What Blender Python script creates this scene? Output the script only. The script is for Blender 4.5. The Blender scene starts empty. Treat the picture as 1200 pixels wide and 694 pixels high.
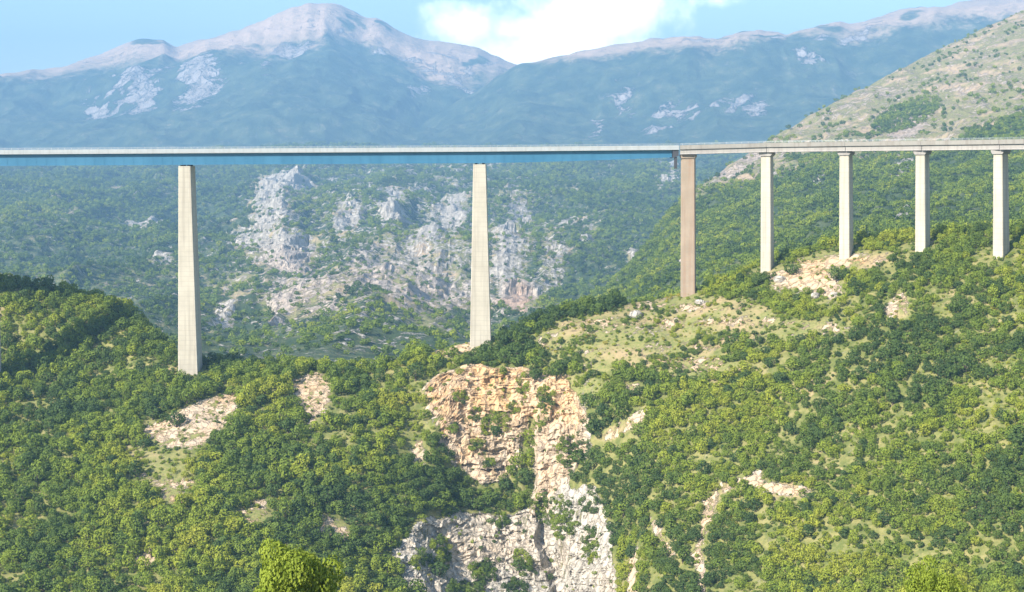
import bpy, bmesh, math, random
import numpy as np
from mathutils import Vector

random.seed(7)
rng = np.random.default_rng(7)
scene = bpy.context.scene
col = scene.collection

# ------------------------------------------------------------------ camera
F, CX, CY, HORIZON = 1945.0, 600.0, 347.0, 196.0        # photograph pixels (1200 wide)
PITCH = math.atan((CY - HORIZON) / F)
SP, CP = math.sin(PITCH), math.cos(PITCH)
cam_data = bpy.data.cameras.new("camera")
cam_data.sensor_width = 36.0
cam_data.lens = 36.0 * F / 1200.0
cam_data.clip_start, cam_data.clip_end = 1.0, 80000.0
cam = bpy.data.objects.new("camera", cam_data)
col.objects.link(cam)
cam.location = (0, 0, 0)
cam.rotation_euler = (math.pi / 2 - PITCH, 0, 0)
scene.camera = cam

# ------------------------------------------------------------------ light and exposure
SUN = Vector((-0.62, -0.60, 0.56)).normalized()          # towards the sun
ELEV = math.asin(SUN.z)
sun_data = bpy.data.lights.new("sun", 'SUN')
sun_data.energy = 5.0
sun_data.angle = math.radians(0.5)
sun_data.color = (1.0, 0.93, 0.82)
sun = bpy.data.objects.new("sun", sun_data)
col.objects.link(sun)
sun.rotation_euler = SUN.to_track_quat('Z', 'Y').to_euler()

world = bpy.data.worlds.new("World")
scene.world = world
world.use_nodes = True
wn, wl = world.node_tree.nodes, world.node_tree.links
wn.clear()


def wmath(op, a, b=None, c=None, clamp=False):
    n = wn.new('ShaderNodeMath'); n.operation = op; n.use_clamp = clamp
    for i, v in enumerate((a, b, c)):
        if v is None: continue
        if isinstance(v, (int, float)): n.inputs[i].default_value = v
        else: wl.new(v, n.inputs[i])
    return n.outputs[0]


out = wn.new('ShaderNodeOutputWorld')
sky = wn.new('ShaderNodeTexSky')
sky.sky_type = 'NISHITA'
sky.sun_disc = False
sky.sun_elevation = ELEV
sky.sun_rotation = math.atan2(SUN.x, SUN.y)
sky.altitude = 600
sky.air_density, sky.dust_density, sky.ozone_density = 1.0, 0.2, 2.0
bg_sky = wn.new('ShaderNodeBackground'); bg_sky.inputs[1].default_value = 0.112
wl.new(sky.outputs[0], bg_sky.inputs[0])
bg_cloud = wn.new('ShaderNodeBackground')
bg_cloud.inputs[0].default_value = (1.0, 0.99, 0.97, 1); bg_cloud.inputs[1].default_value = 2.5
tc = wn.new('ShaderNodeTexCoord')
sep = wn.new('ShaderNodeSeparateXYZ'); wl.new(tc.outputs['Generated'], sep.inputs[0])
azim = wmath('ARCTAN2', sep.outputs[0], sep.outputs[1])
elev = wmath('ARCSINE', sep.outputs[2])
cn = wn.new('ShaderNodeTexNoise'); cn.inputs['Scale'].default_value = 34; cn.inputs['Detail'].default_value = 7
cn.inputs['Roughness'].default_value = 0.62
wl.new(tc.outputs['Generated'], cn.inputs['Vector'])
cover = None
# cumulus heads: azimuth, elevation, half width, half height (radians), weight
for (px, py, hw, hh, w) in ((645, 66, 140, 46, 1.0), (705, 20, 84, 40, 1.0), (552, 36, 46, 32, .85), (600, 40, 50, 24, .8), (835, 6, 34, 8, .4),
                            (1240, -40, 160, 40, .8), (240, -60, 190, 40, .75), (-420, 10, 150, 40, .9), (1700, 20, 170, 45, .9)):
    az, el = math.atan((px - CX) / F), math.atan((HORIZON - py) / F)
    dx = wmath('DIVIDE', wmath('SUBTRACT', azim, az), hw / F)
    dy = wmath('DIVIDE', wmath('SUBTRACT', elev, el), hh / F)
    r2 = wmath('ADD', wmath('MULTIPLY', dx, dx), wmath('MULTIPLY', dy, dy))
    g = wmath('MULTIPLY', wmath('SUBTRACT', 1.38, wmath('SQRT', r2)), w)
    cover = g if cover is None else wmath('MAXIMUM', cover, g)
mp = wn.new('ShaderNodeMapping'); mp.inputs['Scale'].default_value = (3.2, 3.2, 8.0)
wl.new(tc.outputs['Generated'], mp.inputs[0])
cn2 = wn.new('ShaderNodeTexNoise'); cn2.inputs['Scale'].default_value = 1.0; cn2.inputs['Detail'].default_value = 3
wl.new(mp.outputs[0], cn2.inputs['Vector'])
scatter = wmath('MULTIPLY', wmath('SUBTRACT', cn2.outputs[0], 0.56), 5.0)
high = wmath('MULTIPLY_ADD', elev, 9.0, -1.6, clamp=True)        # broken cumulus over the rest of the sky
scatter = wmath('ADD', wmath('MULTIPLY', wmath('ADD', scatter, 2.0), high), -2.0)
cover = wmath('MAXIMUM', cover, scatter)
cover = wmath('ADD', cover, wmath('MULTIPLY', wmath('SUBTRACT', cn.outputs[0], 0.54), 1.8))
mask = wn.new('ShaderNodeMapRange'); mask.interpolation_type = 'SMOOTHSTEP'
mask.inputs['From Min'].default_value = -0.05; mask.inputs['From Max'].default_value = 0.95
mask.inputs['To Max'].default_value = 0.92
wl.new(cover, mask.inputs[0])
mx = wn.new('ShaderNodeMixShader')
wl.new(mask.outputs[0], mx.inputs[0]); wl.new(bg_sky.outputs[0], mx.inputs[1]); wl.new(bg_cloud.outputs[0], mx.inputs[2])
wl.new(mx.outputs[0], out.inputs[0])

vs = scene.view_settings
scene.display_settings.display_device = 'sRGB'
vs.view_transform = 'Standard'; vs.look = 'None'; vs.gamma = 1.0; vs.use_curve_mapping = False
vs.exposure = 1.2
scene.render.engine = 'CYCLES'
cy = scene.cycles
cy.use_denoising = True
cy.max_bounces, cy.diffuse_bounces, cy.glossy_bounces = 4, 2, 2
cy.transmission_bounces, cy.volume_bounces, cy.transparent_max_bounces = 2, 1, 8


# ------------------------------------------------------------------ pixel <-> place
def at(px, py, Y):
    """Point at depth Y (metres ahead) seen at photograph pixel px, py."""
    v = (np.asarray(py, float) - CY) / F
    den = CP - SP * v
    k = np.asarray(Y, float) / den
    return np.stack(np.broadcast_arrays(k * (np.asarray(px, float) - CX) / F, np.asarray(Y, float) + 0 * k, k * (-SP - CP * v)), -1)


def proj(P):
    P = np.asarray(P, float)
    d = P[..., 1] * CP - P[..., 2] * SP
    u = P[..., 1] * SP + P[..., 2] * CP
    return CX + F * P[..., 0] / d, CY - F * u / d


# ------------------------------------------------------------------ noise in numpy
def vnoise(p, seed=0):
    p = np.asarray(p, float)
    i = np.floor(p).astype(np.int64); f = p - i
    f = f * f * f * (f * (f * 6 - 15) + 10)

    def h(a, b, c):
        n = (a * 374761393 + b * 668265263 + c * 2147483647 + seed * 1274126177) & 0xFFFFFFFF
        n = ((n ^ (n >> 13)) * 1274126177) & 0xFFFFFFFF
        n = ((n ^ (n >> 16)) * 2246822519) & 0xFFFFFFFF
        return ((n ^ (n >> 15)) & 0xFFFFFF) / 0xFFFFFF
    x, y, z = i[..., 0], i[..., 1], i[..., 2]
    fx, fy, fz = f[..., 0], f[..., 1], f[..., 2]
    r = 0
    for dx in (0, 1):
        for dy in (0, 1):
            for dz in (0, 1):
                w = (fx if dx else 1 - fx) * (fy if dy else 1 - fy) * (fz if dz else 1 - fz)
                r = r + w * h(x + dx, y + dy, z + dz)
    return r * 2 - 1


def fbm(p, octaves=5, seed=0, gain=.5, ridged=False):
    p = np.asarray(p, float); a, s, t = 1.0, 0.0, 0.0
    for o in range(octaves):
        n = vnoise(p * (2.03 ** o) + 17.3 * o, seed + o)
        if ridged: n = 1 - 2 * np.abs(n)
        s = s + a * n; t += a; a *= gain
    return s / t


def inpoly(x, y, poly):
    r = np.zeros(x.shape, bool)
    n = len(poly)
    for i in range(n):
        x0, y0 = poly[i]; x1, y1 = poly[(i + 1) % n]
        if y0 == y1: continue
        c = ((y0 > y) != (y1 > y)) & (x < (x1 - x0) * (y - y0) / (y1 - y0) + x0)
        r ^= c
    return r


def smooth(v, k):
    if k < 1: return v
    w = np.hanning(2 * k + 3)[1:-1]; w /= w.sum()
    return np.convolve(np.pad(v, (k, k), 'edge'), w, 'valid')


def blob(x, y, cx, cy, rx, ry, ang=0):
    c, s = math.cos(math.radians(ang)), math.sin(math.radians(ang))
    dx, dy = x - cx, y - cy
    u, v = (dx * c + dy * s) / rx, (-dx * s + dy * c) / ry
    return np.clip(1.25 - np.sqrt(u * u + v * v), 0, 1)


# ------------------------------------------------------------------ materials
def new_mat(name):
    m = bpy.data.materials.new(name); m.use_nodes = True
    nt = m.node_tree; nt.nodes.clear()
    o = nt.nodes.new('ShaderNodeOutputMaterial')
    b = nt.nodes.new('ShaderNodeBsdfPrincipled')
    b.inputs['Roughness'].default_value = .9
    b.inputs['Specular IOR Level'].default_value = .15
    nt.links.new(b.outputs[0], o.inputs[0])
    return m, nt, b


class NT:
    def __init__(s, nt): s.nt = nt

    def n(s, t, **k):
        x = s.nt.nodes.new('ShaderNode' + t)
        for a, v in k.items(): setattr(x, a, v)
        return x

    def l(s, a, b): s.nt.links.new(a, b)

    def val(s, sock, v):
        if isinstance(v, (int, float)): sock.default_value = v
        elif isinstance(v, tuple): sock.default_value = v if len(v) == 4 else (*v, 1)
        else: s.l(v, sock)

    def m(s, op, a, b=None, c=None, clamp=False):
        x = s.n('Math', operation=op, use_clamp=clamp)
        for i, v in enumerate((a, b, c)):
            if v is not None: s.val(x.inputs[i], v)
        return x.outputs[0]

    def mix(s, f, a, b, mode='MIX'):
        x = s.n('Mix', data_type='RGBA', blend_type=mode)
        s.val(x.inputs[0], f); s.val(x.inputs[6], a); s.val(x.inputs[7], b)
        return x.outputs[2]

    def noise(s, vec, scale, detail=4, rough=.55, dist=0):
        x = s.n('TexNoise'); x.inputs['Scale'].default_value = scale; x.inputs['Detail'].default_value = detail
        x.inputs['Roughness'].default_value = rough; x.inputs['Distortion'].default_value = dist
        s.l(vec, x.inputs['Vector']); return x.outputs[0]

    def step(s, v, a, b):
        x = s.n('MapRange', interpolation_type='SMOOTHSTEP')
        x.inputs[1].default_value = a; x.inputs[2].default_value = b
        s.l(v, x.inputs[0]); return x.outputs[0]

    def scaled(s, vec, sc):
        x = s.n('Mapping'); x.inputs['Scale'].default_value = sc; s.l(vec, x.inputs[0]); return x.outputs[0]


def ground_mat(name, under, grass, rock_a, rock_b, rock_c, s, bump=1.0, rockstretch=(1, 1, .32), edge=.12):
    """Ground with three shares read from the sheet: R rock, G dry grass, B ochre staining of the rock."""
    m, nt, b = new_mat(name); t = NT(nt)
    g = t.n('NewGeometry').outputs['Position']
    a = t.n('Attribute', attribute_name='cover'); sp = t.n('SeparateColor'); t.l(a.outputs['Color'], sp.inputs[0])
    R, G, B = sp.outputs
    n1 = t.noise(g, .09 * s, 6, .62); n2 = t.noise(g, .35 * s, 5, .6); n3 = t.noise(g, .022 * s, 4)
    rv = t.scaled(g, rockstretch)
    rn = t.noise(rv, .16 * s, 8, .68, .6); rn2 = t.noise(rv, .05 * s, 5, .6, 1.0)
    und = t.mix(t.step(n1, .35, .68), under[0], under[1])
    gr = t.mix(t.step(n2, .36, .66), grass[0], grass[1])
    gr = t.mix(t.step(n3, .47, .66), gr, grass[2])
    rock = t.mix(t.step(rn, .34, .64), rock_b, rock_a)
    och = t.mix(t.step(rn2, .35, .65), rock_c, t.mix(.35, rock_c, rock_a))
    rock = t.mix(t.m('MULTIPLY', B, t.step(rn, .22, .44)), rock, och)
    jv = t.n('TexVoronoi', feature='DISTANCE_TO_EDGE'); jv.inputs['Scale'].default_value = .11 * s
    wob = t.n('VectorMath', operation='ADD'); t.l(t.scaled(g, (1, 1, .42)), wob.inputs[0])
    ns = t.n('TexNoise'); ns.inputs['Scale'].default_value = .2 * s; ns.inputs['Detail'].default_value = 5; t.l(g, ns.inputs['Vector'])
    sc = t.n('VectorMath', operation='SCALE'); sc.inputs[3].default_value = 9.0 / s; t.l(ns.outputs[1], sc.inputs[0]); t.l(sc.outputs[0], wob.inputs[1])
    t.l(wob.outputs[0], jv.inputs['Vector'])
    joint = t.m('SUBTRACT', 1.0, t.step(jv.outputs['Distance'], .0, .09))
    crevice_shade = t.m('MULTIPLY', t.step(t.noise(t.scaled(g, (1, 1, .12)), .22 * s, 5, .65), .50, .68), .32)  # dark upright streaks: crevice shade put into the rock colour
    rock = t.mix(crevice_shade, rock, (.19, .17, .15))
    rock = t.mix(t.m('MULTIPLY', joint, .28), rock, (.10, .09, .075))  # joints darkened in colour too, for shade inside the cracks
    gm = t.step(t.m('ADD', G, t.m('MULTIPLY', t.m('SUBTRACT', t.m('MULTIPLY_ADD', n2, .5, t.m('MULTIPLY', n1, .5)), .5), 1.9)), .5 - edge, .5 + edge)
    rm = t.step(t.m('SUBTRACT', t.m('MULTIPLY_ADD', R, 1.12, -.06), t.m('SUBTRACT', 1.0, t.step(t.m('MULTIPLY_ADD', rn, .62, t.m('MULTIPLY', rn2, .38)), .36, .62))), -.12, .12)
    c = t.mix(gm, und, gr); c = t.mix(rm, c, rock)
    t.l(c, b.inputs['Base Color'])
    hgt = t.m('ADD', t.m('MULTIPLY', t.m('SUBTRACT', rn, t.m('MULTIPLY', joint, .35)), t.m('MULTIPLY_ADD', rm, 1.1, .1)), t.m('MULTIPLY', n2, .2))
    bp = t.n('Bump'); bp.inputs['Strength'].default_value = .9; bp.inputs['Distance'].default_value = bump
    t.l(hgt, bp.inputs['Height']); t.l(bp.outputs[0], b.inputs['Normal'])
    return m


M = {}
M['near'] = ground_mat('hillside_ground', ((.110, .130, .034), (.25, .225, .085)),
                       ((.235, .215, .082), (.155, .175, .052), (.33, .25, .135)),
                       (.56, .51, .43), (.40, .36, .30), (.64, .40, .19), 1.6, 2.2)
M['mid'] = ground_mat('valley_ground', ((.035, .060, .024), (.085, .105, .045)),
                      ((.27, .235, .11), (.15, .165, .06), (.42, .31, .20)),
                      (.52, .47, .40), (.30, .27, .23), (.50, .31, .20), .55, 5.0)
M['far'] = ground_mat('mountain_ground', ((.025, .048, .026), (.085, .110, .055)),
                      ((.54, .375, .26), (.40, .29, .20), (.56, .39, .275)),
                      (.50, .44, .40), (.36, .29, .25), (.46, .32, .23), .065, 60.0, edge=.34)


def leaf_mat(name):
    m, nt, b = new_mat(name); t = NT(nt)
    a = t.n('Attribute', attribute_name='tint', attribute_type='INSTANCER')
    oi = t.n('ObjectInfo')
    r = t.n('ValToRGB'); t.l(a.outputs['Fac'], r.inputs[0])
    e = r.color_ramp.elements
    stops = ((0, (.056, .094, .032)), (.25, (.105, .155, .034)), (.5, (.185, .240, .034)), (.72, (.255, .295, .036)), (.9, (.33, .335, .045)), (1, (.33, .26, .06)))
    while len(e) < len(stops): e.new(.5)
    for x, (p, c) in zip(e, stops): x.position = p; x.color = (*c, 1)
    g = t.n('NewGeometry')
    n = t.noise(g.outputs['Position'], .8, 3)
    rnd = g.outputs['Random Per Island']
    c = t.mix(t.m('MULTIPLY', rnd, .45), r.outputs[0], (1.7, 1.6, 1.3), 'MULTIPLY')
    c = t.mix(t.step(n, .62, .35), c, (.78, .84, .72), 'MULTIPLY')
    t.l(c, b.inputs['Base Color'])
    b.inputs['Roughness'].default_value = .75
    tr = t.n('BsdfTranslucent'); t.l(t.mix(.5, c, (.9, 1.0, .35), 'MULTIPLY'), tr.inputs[0])
    ms = t.n('MixShader'); ms.inputs[0].default_value = .33
    t.l(b.outputs[0], ms.inputs[1]); t.l(tr.outputs[0], ms.inputs[2])
    t.l(ms.outputs[0], nt.nodes['Material Output'].inputs[0])
    return m


M['leaf'] = leaf_mat('foliage')
m, nt, b = new_mat('bark'); b.inputs['Base Color'].default_value = (.09, .07, .05, 1); M['bark'] = m


def concrete(name, ca, cb, streak):
    m, nt, b = new_mat(name); t = NT(nt)
    g = t.n('NewGeometry').outputs['Position']
    n1 = t.noise(g, .12, 5, .6); st = t.noise(t.scaled(g, (.55, .55, .02)), 1.0, 4, .6)
    w = t.n('TexWave', bands_direction='Z', wave_profile='SAW'); w.inputs['Scale'].default_value = .105; w.inputs['Distortion'].default_value = .4
    t.l(g, w.inputs[0])
    c = t.mix(t.step(n1, .3, .7), ca, cb)
    c = t.mix(t.m('MULTIPLY', t.step(st, .46, .68), .6), c, streak)
    c = t.mix(t.m('MULTIPLY', t.step(w.outputs['Fac'], .90, .98), .5), c, (.25, .23, .2))
    t.l(c, b.inputs['Base Color'])
    bp = t.n('Bump'); bp.inputs['Strength'].default_value = .4; bp.inputs['Distance'].default_value = .15
    t.l(n1, bp.inputs['Height']); t.l(bp.outputs[0], b.inputs['Normal'])
    return m


M['concrete'] = concrete('pale_concrete', (.48, .435, .35), (.415, .375, .30), (.30, .265, .21))
M['concrete_brown'] = concrete('weathered_concrete', (.34, .265, .195), (.28, .22, .16), (.27, .16, .10))
M['concrete_grey'] = concrete('grey_concrete', (.33, .31, .28), (.28, .26, .24), (.22, .20, .18))
M['fascia'] = concrete('deck_concrete', (.37, .39, .39), (.33, .35, .35), (.28, .29, .28))
M['span'] = concrete('weathered_deck_concrete', (.27, .255, .225), (.23, .215, .19), (.19, .165, .14))
m, nt, b = new_mat('blue_steel'); t = NT(nt)
g = t.n('NewGeometry').outputs['Position']
c = t.mix(t.step(t.noise(t.scaled(g, (1, 1, .25)), .06, 5, .6), .35, .65), (.036, .145, .245), (.050, .175, .285))
t.l(c, b.inputs['Base Color']); b.inputs['Roughness'].default_value = .5; b.inputs['Specular IOR Level'].default_value = .4
M['blue'] = m
m, nt, b = new_mat('dark_steel'); b.inputs['Base Color'].default_value = (.06, .06, .065, 1); b.inputs['Roughness'].default_value = .6; M['steel'] = m
m, nt, b = new_mat('asphalt'); t = NT(nt)
t.l(t.mix(t.noise(t.n('NewGeometry').outputs['Position'], .8, 5), (.04, .04, .042), (.065, .064, .062)), b.inputs['Base Color']); M['asphalt'] = m
m, nt, b = new_mat('galvanised_rail'); b.inputs['Base Color'].default_value = (.5, .51, .52, 1); b.inputs['Metallic'].default_value = .6; b.inputs['Roughness'].default_value = .5; M['rail'] = m


# ------------------------------------------------------------------ builders
def obj(name, me, mat=None, parent=None):
    o = bpy.data.objects.new(name, me); col.objects.link(o)
    if mat is not None and not me.materials: me.materials.append(mat)
    if parent is not None: o.parent = parent
    return o


def tag(o, label=None, cat=None, group=None, kind=None):
    if label: o['label'] = label
    if cat: o['category'] = cat
    if group: o['group'] = group
    if kind: o['kind'] = kind
    return o


def empty(name, loc=(0, 0, 0), rz=0):
    o = bpy.data.objects.new(name, None); col.objects.link(o)
    o.location = loc; o.rotation_euler = (0, 0, rz); o.empty_display_size = .5
    return o


def mesh_np(name, V, Q):
    """Mesh from vertex and quad arrays."""
    V = np.ascontiguousarray(V.reshape(-1, 3), np.float32); Q = np.ascontiguousarray(Q.reshape(-1, 4), np.int32)
    me = bpy.data.meshes.new(name)
    me.vertices.add(len(V)); me.vertices.foreach_set('co', V.ravel())
    me.loops.add(Q.size); me.loops.foreach_set('vertex_index', Q.ravel())
    me.polygons.add(len(Q)); me.polygons.foreach_set('loop_start', np.arange(0, Q.size, 4, dtype=np.int32))
    me.update(calc_edges=True); me.validate()
    return me


def grid_mesh(name, P, cover=None, facet=None):
    nc, nr = P.shape[:2]
    i = np.arange(nc * nr).reshape(nc, nr)
    Q = np.stack([i[:-1, :-1], i[1:, :-1], i[1:, 1:], i[:-1, 1:]], -1)
    me = mesh_np(name, P, Q)
    if cover is not None:
        a = me.attributes.new('cover', 'FLOAT_COLOR', 'POINT')
        c = np.concatenate([np.clip(cover, 0, 1).reshape(-1, 3), np.ones((nc * nr, 1))], 1).astype(np.float32)
        a.data.foreach_set('color', c.ravel())
    me.polygons.foreach_set('use_smooth', np.ones(len(me.polygons), bool) if facet is None else ~(facet[:-1, :-1].ravel()))
    return me


def columns(px, ctrl, seg, k):
    """ctrl: list of (rows or None, Y, z or None) arrays over px, near to far; seg: samples per stretch. Returns P[col, row, 3]."""
    rows, ys = [], []
    for r, y in ctrl:
        rows.append(smooth(np.asarray(r, float), k)); ys.append(smooth(np.asarray(y, float), k))
    R = np.stack(rows, 1); Y = np.stack(ys, 1)
    # stretch parameter, smoothed with a monotone cubic along each column
    n = len(ctrl)
    knots = np.arange(n, dtype=float)
    ts = np.concatenate([np.linspace(i, i + 1, s, endpoint=False) for i, s in enumerate(seg)] + [[n - 1.0]])

    def herm(A):
        d = A[:, 1:] - A[:, :-1]
        mt = np.zeros_like(A)
        same = d[:, 1:] * d[:, :-1] > 0
        mt[:, 1:-1] = np.where(same, 2 * d[:, 1:] * d[:, :-1] / np.where(same, d[:, 1:] + d[:, :-1], 1), 0)
        mt[:, 0], mt[:, -1] = d[:, 0], d[:, -1]
        i = np.clip(ts.astype(int), 0, n - 2); f = ts - i
        h00, h10, h01, h11 = 2 * f**3 - 3 * f**2 + 1, f**3 - 2 * f**2 + f, -2 * f**3 + 3 * f**2, f**3 - f**2
        return A[:, i] * h00 + mt[:, i] * h10 + A[:, i + 1] * h01 + mt[:, i + 1] * h11
    R, Y = herm(R), herm(Y)
    return at(px[:, None], R, Y), R, ts


# ================================================================== THE SETTING
# ------------------------------------------------------------------ facing hillside with the gorge
K = {  # photograph column: crest, then rows downwards with their depth in metres
    -260: ((280, 1130), (400, 1070), (500, 960), (600, 865), (700, 790), (780, 730)),
    118: ((352, 1100), (430, 1030), (500, 952), (600, 862), (700, 790), (780, 730)),
    160: ((374, 1080), (436, 1012), (500, 950), (600, 862), (700, 790), (780, 730)),
    215: ((427, 1030), (437, 1003), (500, 945), (600, 860), (700, 790), (780, 730)),
    330: ((430, 1030), (452, 992), (505, 945), (600, 865), (700, 795), (780, 735)),
    440: ((434, 1015), (458, 985), (520, 930), (600, 880), (700, 828), (780, 775)),
    492: ((416, 1008), (445, 980), (515, 945), (600, 892), (700, 842), (780, 790)),
    540: ((403, 1012), (418, 994), (446, 968), (575, 930), (700, 862), (780, 815)),
    600: ((392, 1016), (412, 992), (442, 965), (590, 930), (700, 880), (780, 840)),
    650: ((370, 1025), (402, 985), (446, 952), (590, 918), (700, 878), (780, 840)),
    700: ((358, 1030), (402, 968), (470, 925), (585, 892), (700, 858), (780, 820)),
    760: ((352, 1025), (402, 955), (470, 905), (585, 850), (700, 800), (780, 750)),
    806: ((344, 1014), (402, 945), (470, 893), (585, 832), (700, 775), (780, 720)),
    900: ((309, 1010), (384, 930), (460, 875), (580, 805), (700, 745), (780, 690)),
    990: ((285, 1002), (368, 910), (455, 850), (580, 780), (700, 720), (780, 665)),
    1085: ((276, 968), (358, 880), (450, 825), (580, 755), (700, 695), (780, 640)),
    1460: ((262, 850), (350, 780), (450, 725), (580, 660), (700, 605), (780, 560)),
}
kx = np.array(sorted(K))
pxA = np.linspace(-230, 1430, 760)
ctl = []
for i in reversed(range(6)):
    ctl.append((np.interp(pxA, kx, [K[k][i][0] for k in kx]), np.interp(pxA, kx, [K[k][i][1] for k in kx])))
base_r, base_y = ctl[0]
ctl = [(base_r + 190, base_y - 75)] + ctl                                  # down to the gorge floor
cr, cyy = ctl[-1]
ctl += [(cr + 8, cyy + 45), (cr + 85, cyy + 240)]                          # behind the crest, down into the valley
A, RA, tA = columns(pxA, ctl, (14, 40, 92, 96, 80, 60, 12, 10), 9)


def cliff_mask(x, y):
    up = [(500, 462), (515, 440), (560, 428), (612, 432), (640, 446), (628, 480), (616, 524), (600, 556), (572, 566), (538, 545), (508, 522)]
    rib = [(627, 478), (638, 446), (662, 442), (690, 486), (694, 526), (668, 566), (650, 606), (624, 604), (622, 540)]
    lo = [(462, 650), (486, 612), (530, 598), (600, 606), (640, 574), (705, 566), (718, 640), (726, 740), (590, 740), (500, 705), (468, 684)]
    return (inpoly(x, y, up) | inpoly(x, y, rib)) * 1.0, inpoly(x, y, lo) * 1.0


px_, py_ = proj(A)
w1 = fbm(A / 22.0, 4, 11); w2 = fbm(A / 22.0 + 40, 4, 12)
wx, wy = px_ + 13 * w1, py_ + 11 * w2                                     # uneven edges
up, lo = cliff_mask(wx, wy)
rock = np.maximum(up, lo)
BARE = [
    [(926, 304), (985, 298), (1042, 301), (1034, 310), (990, 315), (936, 312)],
    # bare soil and stone on the hillside (photograph outlines)
    [(158, 500), (196, 490), (232, 472), (282, 456), (276, 490), (230, 532), (190, 526)],
    [(338, 446), (372, 436), (392, 450), (380, 486), (364, 510), (350, 474)],
    [(498, 408), (530, 394), (556, 396), (556, 412), (520, 418)],
    [(695, 514), (720, 498), (752, 480), (757, 494), (728, 512)],
    [(819, 606), (825, 584), (846, 565), (868, 557), (869, 563), (842, 581), (833, 618), (825, 642), (828, 700), (820, 722), (812, 650), (818, 630)],
    [(758, 610), (766, 606), (792, 650), (786, 656)],
    [(864, 564), (890, 550), (897, 562), (950, 574), (950, 582), (905, 578)],
    [(1032, 372), (1050, 348), (1066, 350), (1060, 372)],
    [(900, 322), (938, 312), (966, 314), (990, 344), (975, 356), (948, 344), (908, 344)],
    [(735, 660), (744, 640), (750, 700), (736, 720)],
    [(150, 660), (176, 640), (190, 644), (178, 664)],
    [(196, 578), (210, 578), (218, 590), (204, 590)],
    [(376, 600), (412, 622), (400, 636), (372, 622)],
    [(480, 520), (494, 516), (496, 548), (484, 552)],
    [(730, 455), (752, 450), (750, 464), (732, 468)],
]
bare = np.zeros_like(px_)
for pl in BARE: bare = np.maximum(bare, inpoly(px_ + 6 * w1, py_ + 5 * w2, pl) * 1.0)
GRASS = [
    [(618, 392), (680, 372), (740, 352), (812, 342), (872, 352), (945, 386), (900, 400), (846, 408), (832, 428), (770, 446), (700, 438), (655, 428)],
    [(920, 304), (985, 297), (1044, 299), (1036, 310), (990, 318), (930, 316)],
    [(840, 362), (930, 372), (1010, 388), (1000, 398), (900, 400), (850, 388)],
    [(760, 430), (840, 420), (900, 428), (850, 442), (780, 450)],
    [(150, 520), (230, 560), (200, 600), (150, 570)], [(262, 606), (316, 592), (322, 614), (274, 628)],
    [(640, 440), (700, 440), (690, 470), (660, 452)],
]
grass = np.zeros_like(px_)
for n_, pl in enumerate(GRASS):
    f_ = .4 if n_ == 1 else 1.0
    grass = np.maximum(grass, inpoly(px_ + 34 * f_ * w1, py_ + 16 * f_ * w2, pl) * 1.0)
visible = (tA >= 1) & (tA <= 6)
ridge = fbm(A / np.array([19.0, 24.0, 80.0]), 5, 3, .55, True)            # buttresses and gullies of the rock
fine = fbm(A / np.array([7.0, 7.0, 11.0]), 4, 5, .6, True)
big = fbm(A / 70.0, 4, 21)


def soften(a, n=3):
    for _ in range(n):
        a = (np.pad(a, ((1, 1), (0, 0)), 'edge')[2:] + np.pad(a, ((1, 1), (0, 0)), 'edge')[:-2] + a * 2) / 4
        a = (np.pad(a, ((0, 0), (1, 1)), 'edge')[:, 2:] + np.pad(a, ((0, 0), (1, 1)), 'edge')[:, :-2] + a * 2) / 4
    return a


rs = soften(rock, 6)
fade = np.clip((6.0 - tA) / .8, .12, 1)[None, :]
A[..., 1] -= rs * (ridge * 7.0 + fine * 2.2)
A[..., 1] += 13 * np.clip(blob(px_, py_, 648, 650, 13, 60, -8) * 1.6, 0, 1) + 4 * np.clip(blob(px_, py_, 621, 530, 9, 70, 0) * 1.6, 0, 1)
bed = A[..., 2] / 8.5 + 1.3 * fbm(A / 34.0, 4, 33)
A[..., 1] += rs * (2.0 * (bed - np.floor(bed)) ** 2 + 1.2 * ((bed * 2.7) % 1.0)) 
A[..., 1] -= rs * 1.0 * np.round(2.2 * fbm(A / np.array([9., 9., 16.]), 3, 35)) / 2.2 * 2.0
A[..., 2] += big * 4.0 * fade + (1 - rs) * fbm(A / 16.0, 4, 8) * 1.6 * fade + rs * fine * 1.5
A[..., 0] += rs * fbm(A / 20.0, 4, 31) * 4.0
# level shelf cut for the piers
coverA = np.zeros(A.shape)
px_, py_ = proj(A)
nfine = fbm(A / 30.0, 4, 61)
coverA[..., 0] = np.clip(np.maximum(soften(rock, 3) * .90, soften(bare, 4) * (.68 + .25 * nfine)), 0, 1)
band = np.clip(.5 + 1.5 * fbm(np.stack([px_ / 120., py_ / 9., 0 * px_], -1), 4, 77), 0, 1) * soften(grass, 4)
coverA[..., 0] = np.maximum(coverA[..., 0], band * .38)
coverA[..., 1] = np.clip(soften(grass, 3) * (.62 + .5 * nfine) + soften(bare, 6) * .75 + .30 + .40 * nfine, 0, 1)
och = np.clip(soften(lo, 3) * np.clip(.08 + .4 * nfine, 0, 1) + soften(up, 3) * np.clip(1.25 - (py_ - 450) / 130.0 + .6 * nfine, 0, 1) + soften(bare, 3) * (.7 + .3 * nfine) + band * .8, 0, 1)
coverA[..., 2] = och
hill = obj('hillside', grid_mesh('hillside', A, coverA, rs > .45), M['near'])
tag(hill, kind='structure')

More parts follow.
